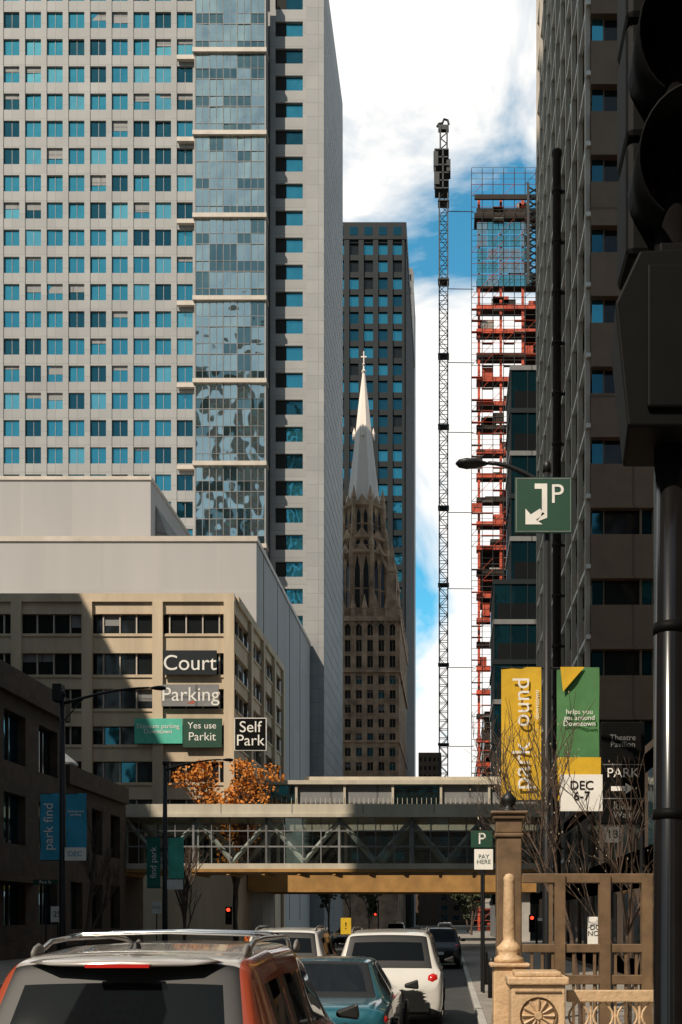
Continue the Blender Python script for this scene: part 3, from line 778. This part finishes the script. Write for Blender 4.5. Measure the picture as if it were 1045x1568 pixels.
post_sign('yellow_warning_sign',530,1418,70,.7,1.1,V(1418,70),'yelsign','!','sigblk',.7)
post_sign('speed_sign',88,1400,40,.5,.6,V(1400,40),'white','25','sigblk',.3)
post_sign('street_name_sign',70,1351,42,1.0,.22,V(1351,42),'green','Park St',size=.17)
post_sign('street_sign',240,1397,52,.5,.6,V(1390,52),'white','ONE','galv',.2)

# ------------------------------------------------------------ traffic signals (far)
def tsignal(x,y,zc,lit=0):
    o=Obj('traffic_light'); p=o.part('housing',bev=.02); p.box(x-.17,x+.17,y,y+.2,zc-.5,zc+.5,'sigblk')
    q=o.part('lenses')
    for i,dz in enumerate((.32,0,-.32)):
        q.lathe((x,y-.02,zc+dz),[(.1,0),(.1,.02)],'redlit' if i==lit else 'lens',14,axis='y')
        q.lathe((x,y-.16,zc+dz),[(.13,0),(.13,.16)],'sigblk',14,axis='y',cap=False)
    r=o.part('pole'); r.lathe((x+.28,y+.2,.1),[(.12,0),(.07,.5),(.06,zc+1)],'steel',10); r.tube((x,y+.15,zc+.3),(x+.28,y+.2,zc+.3),.03,.03,'steel',6)
    o.build()
tsignal(U(350,58),58,V(1402,58)); tsignal(U(815,60),60,V(1414,60)); tsignal(U(575,100),100,V(1395,100),2)

# ------------------------------------------------------------ near traffic signal at right
D=3.0
o=Obj('traffic_signal'); px=.66
p=o.part('pole'); p.smooth=True
p.lathe((px-.008,D+.1,.13),[(.14,0),(.14,.4),(.09,.5),(.05,.9),(.046,4.9)],'polepaint',24)
for z in (1.0,1.55,2.2,2.75): p.lathe((px-.008,D+.1,z),[(.051,0),(.051,.03)],'sigblk',20)
h=o.part('housing',bev=.02)
for zc in (V(60,D),V(250,D),V(-130,D)):
    h.box(.53,.86,D+.14,D+.34,zc-.172,zc+.172,'sigblk')
v=o.part('visors'); v.smooth=True; ln=o.part('lenses')
for zc in (V(60,D),V(250,D),V(-130,D)):
    cx=.69; n=28; ro=.158; L=.24; a0=-pi/2+.5; vs=[];fs=[]
    for i in range(n+1):
        a=a0+(2*pi-1.0)*i/n; x=cx+ro*cos(a); z=zc+ro*sin(a)
        ln_=L*(.55+.45*(sin(a)*.5+.5))
        vs+=[(x,D+.14,z),(x,D+.14-ln_,z),(cx+(ro-.006)*cos(a),D+.14-ln_,zc+(ro-.006)*sin(a)),(cx+(ro-.006)*cos(a),D+.14,zc+(ro-.006)*sin(a))]
    for i in range(n):
        for k in range(4): fs.append((i*4+k,i*4+(k+1)%4,(i+1)*4+(k+1)%4,(i+1)*4+k))
    v.add(vs,fs,'sigblk')
    ln.lathe((cx,D+.11,zc),[(.02,-.02),(.09,-.01),(.145,.03)],'lens',24,axis='y')
q=o.part('pedestrian_head',bev=.012)
pts=[(975,400),(1060,396),(1075,665),(957,665),(938,480)]
vs=[(U(a,D),D-.05,V(b,D)) for a,b in pts]+[(U(a,D)+.03,D+.22,V(b,D)) for a,b in pts]
q.add(vs,[(0,1,2,3,4),(9,8,7,6,5)]+[(i,(i+1)%5,5+(i+1)%5,5+i) for i in range(5)],'sigblk')
q.box(U(985,D),.72,D-.065,D-.051,V(640,D),V(425,D),'sigblk'); q.box(.6,.7,D+.0,D+.16,V(399,D),V(370,D),'sigblk')
o.build()

# ------------------------------------------------------------ cream pillar, newel, fence
D=13
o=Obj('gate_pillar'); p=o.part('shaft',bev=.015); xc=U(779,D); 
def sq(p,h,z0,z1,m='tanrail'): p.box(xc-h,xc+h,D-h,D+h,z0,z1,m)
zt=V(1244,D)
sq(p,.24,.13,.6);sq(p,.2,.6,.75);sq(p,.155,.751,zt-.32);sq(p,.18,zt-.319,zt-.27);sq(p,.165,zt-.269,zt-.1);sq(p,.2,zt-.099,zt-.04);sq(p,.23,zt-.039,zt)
f=o.part('finial'); f.smooth=True; f.lathe((xc,D,zt),[(.12,0),(.1,.04),(.05,.07),(.09,.12),(.1,.17),(.03,.25),(.0,.27)],'steel',14)
o.build()
D=9
o=Obj('newel_post'); p=o.part('body',bev=.012); xc=U(780,D); yc=D
p.box(xc-.14,xc+.14,yc-.14,yc+.14,.13,V(1480,D),'cream'); p.box(xc-.17,xc+.17,yc-.17,yc+.17,V(1480,D),V(1474,D),'cream')
q=o.part('turned_top'); q.smooth=True; b=V(1474,D)
q.lathe((xc,yc,b),[(.13,0),(.13,.04),(.09,.07),(.1,.1),(.11,.13),(.07,.17),(.05,.2),(.055,.25),(.047,.7),(.05,.73),(.03,.76),(0,.77)],'cream',18)
o.build()
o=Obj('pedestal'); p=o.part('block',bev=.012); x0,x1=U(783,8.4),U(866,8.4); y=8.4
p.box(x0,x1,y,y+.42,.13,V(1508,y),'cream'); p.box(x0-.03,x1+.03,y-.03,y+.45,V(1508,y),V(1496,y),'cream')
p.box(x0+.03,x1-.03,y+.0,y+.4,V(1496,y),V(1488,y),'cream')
r=o.part('rosette'); cx=(x0+x1)/2; cz=V(1555,y)
r.lathe((cx,y-.02,cz),[(.15,0),(.13,.02)],'tanrail',28,axis='y',cap=False); r.lathe((cx,y-.02,cz),[(.03,0),(.04,.02)],'cream',14,axis='y')
for k in range(12):
    a=k*pi/6; r.tube((cx+.04*cos(a),y-.012,cz+.04*sin(a)),(cx+.13*cos(a),y-.012,cz+.13*sin(a)),.007,.014,'cream',6)
for a in ((x0+.03,x1-.03,V(1520,y),V(1518,y)),): r.box(a[0],a[1],y-.012,y-.001,a[2],a[3],'tanrail')
o.build()
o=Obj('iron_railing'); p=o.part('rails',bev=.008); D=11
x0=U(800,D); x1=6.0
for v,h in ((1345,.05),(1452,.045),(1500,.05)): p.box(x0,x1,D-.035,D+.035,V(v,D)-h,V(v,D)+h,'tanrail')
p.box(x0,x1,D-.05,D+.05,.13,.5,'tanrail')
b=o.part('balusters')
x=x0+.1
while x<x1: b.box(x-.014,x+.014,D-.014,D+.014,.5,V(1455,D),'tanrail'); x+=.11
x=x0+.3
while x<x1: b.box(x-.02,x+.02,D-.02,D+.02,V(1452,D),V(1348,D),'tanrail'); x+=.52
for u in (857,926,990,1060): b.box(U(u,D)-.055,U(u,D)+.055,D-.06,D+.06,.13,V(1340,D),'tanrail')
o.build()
o=Obj('ornamental_fence'); p=o.part('rails',bev=.008); D=8.6; x0=U(868,D); x1=3.0
p.box(x0,x1,D-.04,D+.04,V(1534,D),V(1516,D),'cream'); p.box(x0,x1,D-.03,D+.03,.3,.36,'cream')
b=o.part('scrolls')
x=x0+.1
while x<x1:
    for sx in (-1,1):
        pts=[(x+sx*.012+sx*.07*sin(t*pi/6),D,V(1534,D)-.04*t) for t in range(0,7)]
        b.path(pts,.010,'cream',6)
    b.tube((x+.1,D,.3),(x+.1,D,V(1534,D)),.011,.011,'cream',6); x+=.2
o.build()
for (x,y) in ((.95,24),(.95,29)):
    o=Obj('bollard'); p=o.part('post'); p.smooth=True; p.lathe((x,y,.13),[(.09,0),(.09,.85),(.07,.92),(0,.95)],'steel',14); o.build()
o=Obj('traffic_barrel'); p=o.part('body')
p.lathe((-12.0,62,.01),[(.3,0),(.28,.25),(.27,.5),(.24,.9),(.2,1.0)],'orange',16); o.build()

# ------------------------------------------------------------ cars
def lerp_row(rows,y):
    for i in range(len(rows)-1):
        if rows[i][0]<=y<=rows[i+1][0]:
            t=(y-rows[i][0])/(rows[i+1][0]-rows[i][0]); return [a+(b-a)*t for a,b in zip(rows[i],rows[i+1])]
SUV=dict(rows=[ # y, w, zb, zs(belt), wg, zg, zt
 [0.00,.80,.36,.70,.70,.74,.76],[.05,.89,.28,.84,.76,.88,.90],[.13,.92,.25,.99,.80,1.02,1.04],[.20,.93,.24,1.05,.80,1.10,1.12],
 [.50,.935,.22,1.06,.70,1.60,1.665],[.58,.935,.22,1.06,.70,1.64,1.71],[1.3,.94,.20,1.05,.71,1.68,1.755],[2.2,.94,.20,1.03,.71,1.68,1.76],
 [2.85,.94,.20,1.01,.66,1.62,1.69],[3.55,.93,.20,.99,.78,1.06,1.13],[3.7,.92,.22,.96,.76,1.01,1.07],[4.25,.88,.24,.84,.66,.90,.94],[4.45,.80,.30,.70,.58,.76,.79],[4.5,.70,.36,.62,.5,.66,.68]],
 rg=(.20,.50),wg=(2.85,3.55),sg=[(.78,1.25),(1.32,2.02),(2.1,2.95)],wh=(.85,3.65),L=4.5)
SED=dict(rows=[
 [0.00,.74,.38,.72,.66,.76,.78],[.06,.84,.28,.84,.7,.9,.92],[.15,.88,.25,.92,.72,.97,.99],[.75,.90,.22,.93,.74,1.00,1.02],
 [1.35,.90,.2,.94,.60,1.36,1.41],[1.6,.90,.2,.94,.60,1.39,1.44],[2.2,.90,.2,.93,.60,1.40,1.45],[2.6,.90,.2,.92,.58,1.35,1.40],[3.35,.89,.2,.90,.74,.95,1.0],
 [3.5,.88,.22,.88,.72,.92,.96],[4.1,.84,.24,.78,.64,.82,.85],[4.35,.72,.34,.62,.5,.66,.68]],
 rg=(.75,1.35),wg=(2.6,3.35),sg=[(1.15,1.85),(1.93,2.85)],wh=(.8,3.5),L=4.35)
def car(name,x,y,spec,paint,sc=(1,1,1),rails=False,rev=False,spoiler=False,fin=False,roof=None):
    S=spec; rows=S['rows']; ys=set(r[0] for r in rows); roof=roof or paint
    for a,b in S['sg']: ys|={a,b,a+.05,b-.05}
    for a,b in (S['rg'],S['wg']): ys|={a+.03,b-.03}
    ys=sorted(ys)
    o=Obj(name)
    def T(a,b,c):
        yy=b*sc[1]; 
        if rev: yy=S['L']*sc[1]-yy; a=-a
        return (x+a*sc[0],y+yy,c*sc[2])
    body=o.part('body',T=T,smooth=True,sub=2)
    secs=[]
    for yy in ys:
        _,w,zb,zs,wg,zg,zt=lerp_row(rows,yy)
        k=min(1,max(0,(zg-zs-.05)/.4))
        p=[(0,zb),(w*.86,zb),(w*.985,zb+.1),(w,(zb+zs)*.5+.04),(w*.985,zs-.10),(w*.955,zs),(w*.955*(1-k)+k*(w*.945),zs+.03*k+.005),
           (wg+.02,zg-.05*k-.005),(wg,zg-.01),(wg-.05,(zg*.5+zt*.5)),(wg-.12,(zg*.25+zt*.75)),(wg*.45,zt-.006),(0,zt)]
        secs.append(p)
    n=len(secs[0]); nn=2*n-2
    vs=[]
    for yy,p in zip(ys,secs):
        full=[(a,yy,b) for a,b in p]+[(-a,yy,b) for a,b in p[-2:0:-1]]
        vs+=full
    def inr(m_,r,e=0): return r[0]+e<m_<r[1]-e
    for i in range(len(ys)-1):
        m_=(ys[i]+ys[i+1])/2
        fb=[];
        for j in range(nn):
            jj=j if j<n-1 else nn-1-j
            k=paint
            if jj<=1: k='plastic'
            if jj==6:
                for r in S['sg']:
                    if inr(m_,r): k='carglass' if inr(m_,(r[0]+.05,r[1]-.05)) else 'plastic'
            if jj in(9,10,11) :
                if S['rg'][1]<m_<S['wg'][0]: k=roof
                for r in (S['rg'],S['wg']):
                    if inr(m_,(r[0]+.03,r[1]-.03)): k='carglass'
                    elif inr(m_,r): k='plastic'
            if jj==8 or jj==9:
                for r in (S['rg'],S['wg']):
                    if inr(m_,r) and jj==9: k='plastic'
            o_=i*nn
            fb.append(((o_+j,o_+(j+1)%nn,o_+nn+(j+1)%nn,o_+nn+j),k))
        if i==0: pre=len(body.v)
        for f,k in fb: body.f.append([pre+a for a in f]); body.m.append(body.mi(k))
        if i==0: body.v+=[T(*q) for q in vs]
    body.f.append([pre+a for a in range(nn)]); body.m.append(body.mi('plastic'))
    body.f.append([pre+(len(ys)-1)*nn+a for a in range(nn)]); body.m.append(body.mi('plastic'))
    L=S['L']; t=o.part('trim',T=T)
    wh=o.part('wheels',T=T,smooth=True)
    for wy in S['wh']:
        for sx in (-1,1):
            xx=sx*.80
            wh.lathe((xx-.11 if sx<0 else xx-.09,wy,.33),[(.2,0),(.31,.01),(.335,.04),(.335,.16),(.31,.20),(.2,.2)],'rubber',24,axis='x')
            wh.lathe((xx+sx*.095,wy,.33),[(.215,0),(.2,.01*sx),(.05,.03*sx)],'chrome',10,axis='x')
            ar=o.part('wheel_arches',T=T)
            for q in range(12):
                a=pi*q/11
                if q<11: ar.box(sx*.925-.02,sx*.925+.02,wy+.40*cos(a)-.05,wy+.40*cos(a)+.05,.33+.40*sin(a)-.05,.33+.40*sin(a)+.05,'plastic')
    lt=o.part('tail_lamps',T=T,smooth=True,sub=1)
    for sx in (-1,1):
        zc=.93 if spec is SUV else .8
        c=sx*.76; hz=.15 if spec is SUV else .1
        lt.add([(c-.14,.0,zc-hz),(c+.14,.04,zc-hz),(c+.15,.3,zc-hz),(c-.12,.2,zc-.08),(c-.14,.04,zc+hz),(c+.13,.06,zc+hz),(c+.14,.34,zc+hz),(c-.12,.25,zc+.08)] if sx>0 else
               [(c-.14,.04,zc-hz),(c+.14,.0,zc-hz),(c+.12,.2,zc-hz),(c-.15,.3,zc-.08),(c-.13,.06,zc+hz),(c+.14,.04,zc+hz),(c+.12,.25,zc+hz),(c-.14,.34,zc+.08)],
             [(0,3,2,1),(4,5,6,7),(0,1,5,4),(1,2,6,5),(2,3,7,6),(3,0,4,7)],'tail')
    hl=o.part('head_lamps',T=T)
    for sx in (-1,1): hl.box(sx*.62-.14,sx*.62+.14,L-.16,L-.04,.62,.74,'chrome')
    t.box(-.24,.24,-.03,.05,.60,.72,'white'); t.box(-.26,.26,-.02,.06,.585,.735,'plastic')
    t.box(-.70,.70,-.015,.06,.40,.56,'plastic')
    for sx in (-1,1):
        my=S['wg'][1]-.45; mm=o.part('mirrors',T=T,bev=.03); zc=rows[5][3]+.02
        mm.add([(sx*.92,my-.02,zc+.02),(sx*1.12,my-.08,zc),(sx*1.12,my+.06,zc+.02),(sx*.92,my+.08,zc+.03),(sx*.92,my-.02,zc+.07),(sx*1.11,my-.07,zc+.15),(sx*1.10,my+.04,zc+.13),(sx*.92,my+.07,zc+.08)],
               [(0,3,2,1),(4,5,6,7),(0,1,5,4),(1,2,6,5),(2,3,7,6),(3,0,4,7)],'plastic')
        r0=S['sg'][0][0];r1=S['sg'][-1][1]; pts=[]
        for q in range(13):
            yy=r0+(r1-r0)*q/12; rr=lerp_row(rows,yy); pts.append((sx*(rr[1]*.952+.004),yy,rr[3]+.012))
        t.path(pts,.010,'chrome',6)
    if rails:
        rl=o.part('roof_rails',T=T,smooth=True)
        for sx in (-1,1):
            pts=[]
            for q in range(15):
                yy=.72+(2.75-.72)*q/14; rr=lerp_row(rows,yy); e=min(q,14-q); lift=.075*min(1,e/2)
                pts.append((sx*(rr[4]-.07),yy,rr[5]+.03+lift))
            rl.path(pts,.018,'chrome',10)
        ft=o.part('rail_feet',T=T,smooth=True,sub=1)
        for sx in (-1,1):
            for yy in (.66,2.7):
                c=sx*.635; zz=lerp_row(rows,yy)[5]+.0
                ft.add([(c-.035,yy-.05,zz),(c+.035,yy-.05,zz),(c+.035,yy+.3,zz+.02),(c-.035,yy+.3,zz+.02),(c-.02,yy+.1,zz+.13),(c+.02,yy+.1,zz+.13),(c+.02,yy+.2,zz+.13),(c-.02,yy+.2,zz+.13)],
                  [(0,3,2,1),(4,5,6,7),(0,1,5,4),(1,2,6,5),(2,3,7,6),(3,0,4,7)],'footp')
        if fin:
            for yy in (1.35,1.95):
                zz=lerp_row(rows,yy)[6]; rl.path([(-.64,yy,zz+.04),(-.55,yy,zz+.055),(0,yy,zz+.07),(.55,yy,zz+.055),(.64,yy,zz+.04)],.014,'chrome',10)
    if spoiler:
        sp_=o.part('spoiler',T=T,smooth=True,sub=1)
        sp_.add([(-.64,.34,1.615),(.64,.34,1.615),(.68,.62,1.66),(-.68,.62,1.66),(-.62,.33,1.655),(0,.31,1.685),(.62,.33,1.655),(.68,.65,1.70),(0,.66,1.74),(-.68,.65,1.70)],
           [(0,3,2,1),(4,5,8,9),(5,6,7,8),(0,1,6,5,4),(1,2,7,6),(3,0,4,9),(2,3,9,8,7)],roof)
        t.box(-.18,.18,.308,.36,1.636,1.656,'tail')
        t.path([(.0,.30,1.24),(.35,.2,1.17)],.01,'plastic',6); t.path([(0,.28,1.17),(.0,.30,1.24)],.012,'plastic',6)
        ct=o.part('washer_nozzle',T=T); ct.lathe((.02,.6,1.735),[(.035,0),(.02,.035),(.0,.045)],'plastic',10)
    o.build()
car('red_suv',-1.87,5.55,SUV,'carred',rails=True,spoiler=True,fin=True,roof='carroof')
car('teal_sedan',-1.55,11.4,SED,'carteal')
car('white_suv',-1.05,17.2,SUV,'carwhite',rails=True)
car('silver_suv',-3.5,21.5,SUV,'carwhite',rails=True)
car('grey_car',-.5,41,SUV,'cargrey',sc=(1,1,.95))
car('parked_car',-.6,52,SED,'cargrey'); car('parked_car',-4.4,60,SED,'carwhite'); car('parked_car',-8,78,SED,'cargrey',rev=True); car('parked_car',-5,95,SUV,'carwhite')
car('parked_car',-11.4,70,SED,'carteal'); car('parked_car',-.6,110,SUV,'cargrey')

# ------------------------------------------------------------ world + sun + camera
AZ=radians(35); EL=radians(46)   # sun: behind the viewer and to the left
sdir=Vector((-sin(AZ)*cos(EL),-cos(AZ)*cos(EL),sin(EL)))
wd=bpy.data.worlds.new('World'); scene.world=wd; wd.use_nodes=True; nt=wd.node_tree; N=nt.nodes; L=nt.links
bg=N['Background']; bg.inputs[1].default_value=.08
sky=N.new('ShaderNodeTexSky'); sky.sky_type='NISHITA'; sky.sun_disc=False; sky.sun_elevation=EL
sky.sun_rotation=math.atan2(sdir.x,sdir.y)%(2*pi)
tc=N.new('ShaderNodeTexCoord'); mp=N.new('ShaderNodeMapping'); mp.inputs['Scale'].default_value=(1,1,1.25); mp.inputs['Location'].default_value=(.75,.2,.45)
L.new(tc.outputs['Generated'],mp.inputs[0])
no=N.new('ShaderNodeTexNoise'); no.inputs['Scale'].default_value=4.2; no.inputs['Detail'].default_value=7; no.inputs['Roughness'].default_value=.54; no.inputs['Distortion'].default_value=.4
L.new(mp.outputs[0],no.inputs['Vector'])
cr=N.new('ShaderNodeValToRGB'); cr.color_ramp.elements[0].position=.385; cr.color_ramp.elements[1].position=.495
L.new(no.outputs[0],cr.inputs[0])
sx=N.new('ShaderNodeSeparateXYZ'); L.new(tc.outputs['Generated'],sx.inputs[0])
mr=N.new('ShaderNodeMapRange'); mr.inputs[1].default_value=0; mr.inputs[2].default_value=.6; mr.inputs[3].default_value=.10; mr.inputs[4].default_value=1
L.new(sx.outputs[1],mr.inputs[0])
mu=N.new('ShaderNodeMath'); mu.operation='MULTIPLY'; L.new(cr.outputs[0],mu.inputs[0]); L.new(mr.outputs[0],mu.inputs[1])
tint=N.new('ShaderNodeMix'); tint.data_type='RGBA'; tint.blend_type='MULTIPLY'; tint.inputs[0].default_value=1
tc2=N.new('ShaderNodeMix'); tc2.data_type='RGBA'; tc2.inputs[6].default_value=(.95,.95,.85,1); tc2.inputs[7].default_value=(.85,2.5,2.5,1)
L.new(mr.outputs[0],tc2.inputs[0]); L.new(tc2.outputs[2],tint.inputs[7])
L.new(sky.outputs[0],tint.inputs[6])
mx=N.new('ShaderNodeMix'); mx.data_type='RGBA'; L.new(mu.outputs[0],mx.inputs[0]); L.new(tint.outputs[2],mx.inputs[6]); mx.inputs[7].default_value=(14.0,13.6,13.1,1)
L.new(mx.outputs[2],bg.inputs[0])
sl=bpy.data.lights.new('sun','SUN'); sl.energy=5.0; sl.angle=radians(.5); sl.color=(1,.88,.72)
so=bpy.data.objects.new('sun',sl); COL.objects.link(so); so.rotation_euler=(-sdir).to_track_quat('-Z','Y').to_euler(); so.location=(0,0,50)
cam=bpy.data.cameras.new('camera'); co=bpy.data.objects.new('camera',cam); COL.objects.link(co); scene.camera=co
co.location=(0,0,CAMH); co.rotation_euler=(pi/2,0,0)
cam.sensor_fit='VERTICAL'; cam.sensor_height=36; cam.sensor_width=24; cam.lens=36*F/1568
cam.shift_y=(VY-784)/1568; cam.shift_x=-(VX-522.5)/1568; cam.clip_end=6000; cam.clip_start=.05
scene.view_settings.view_transform='Standard'; scene.view_settings.look='None'; scene.view_settings.exposure=0
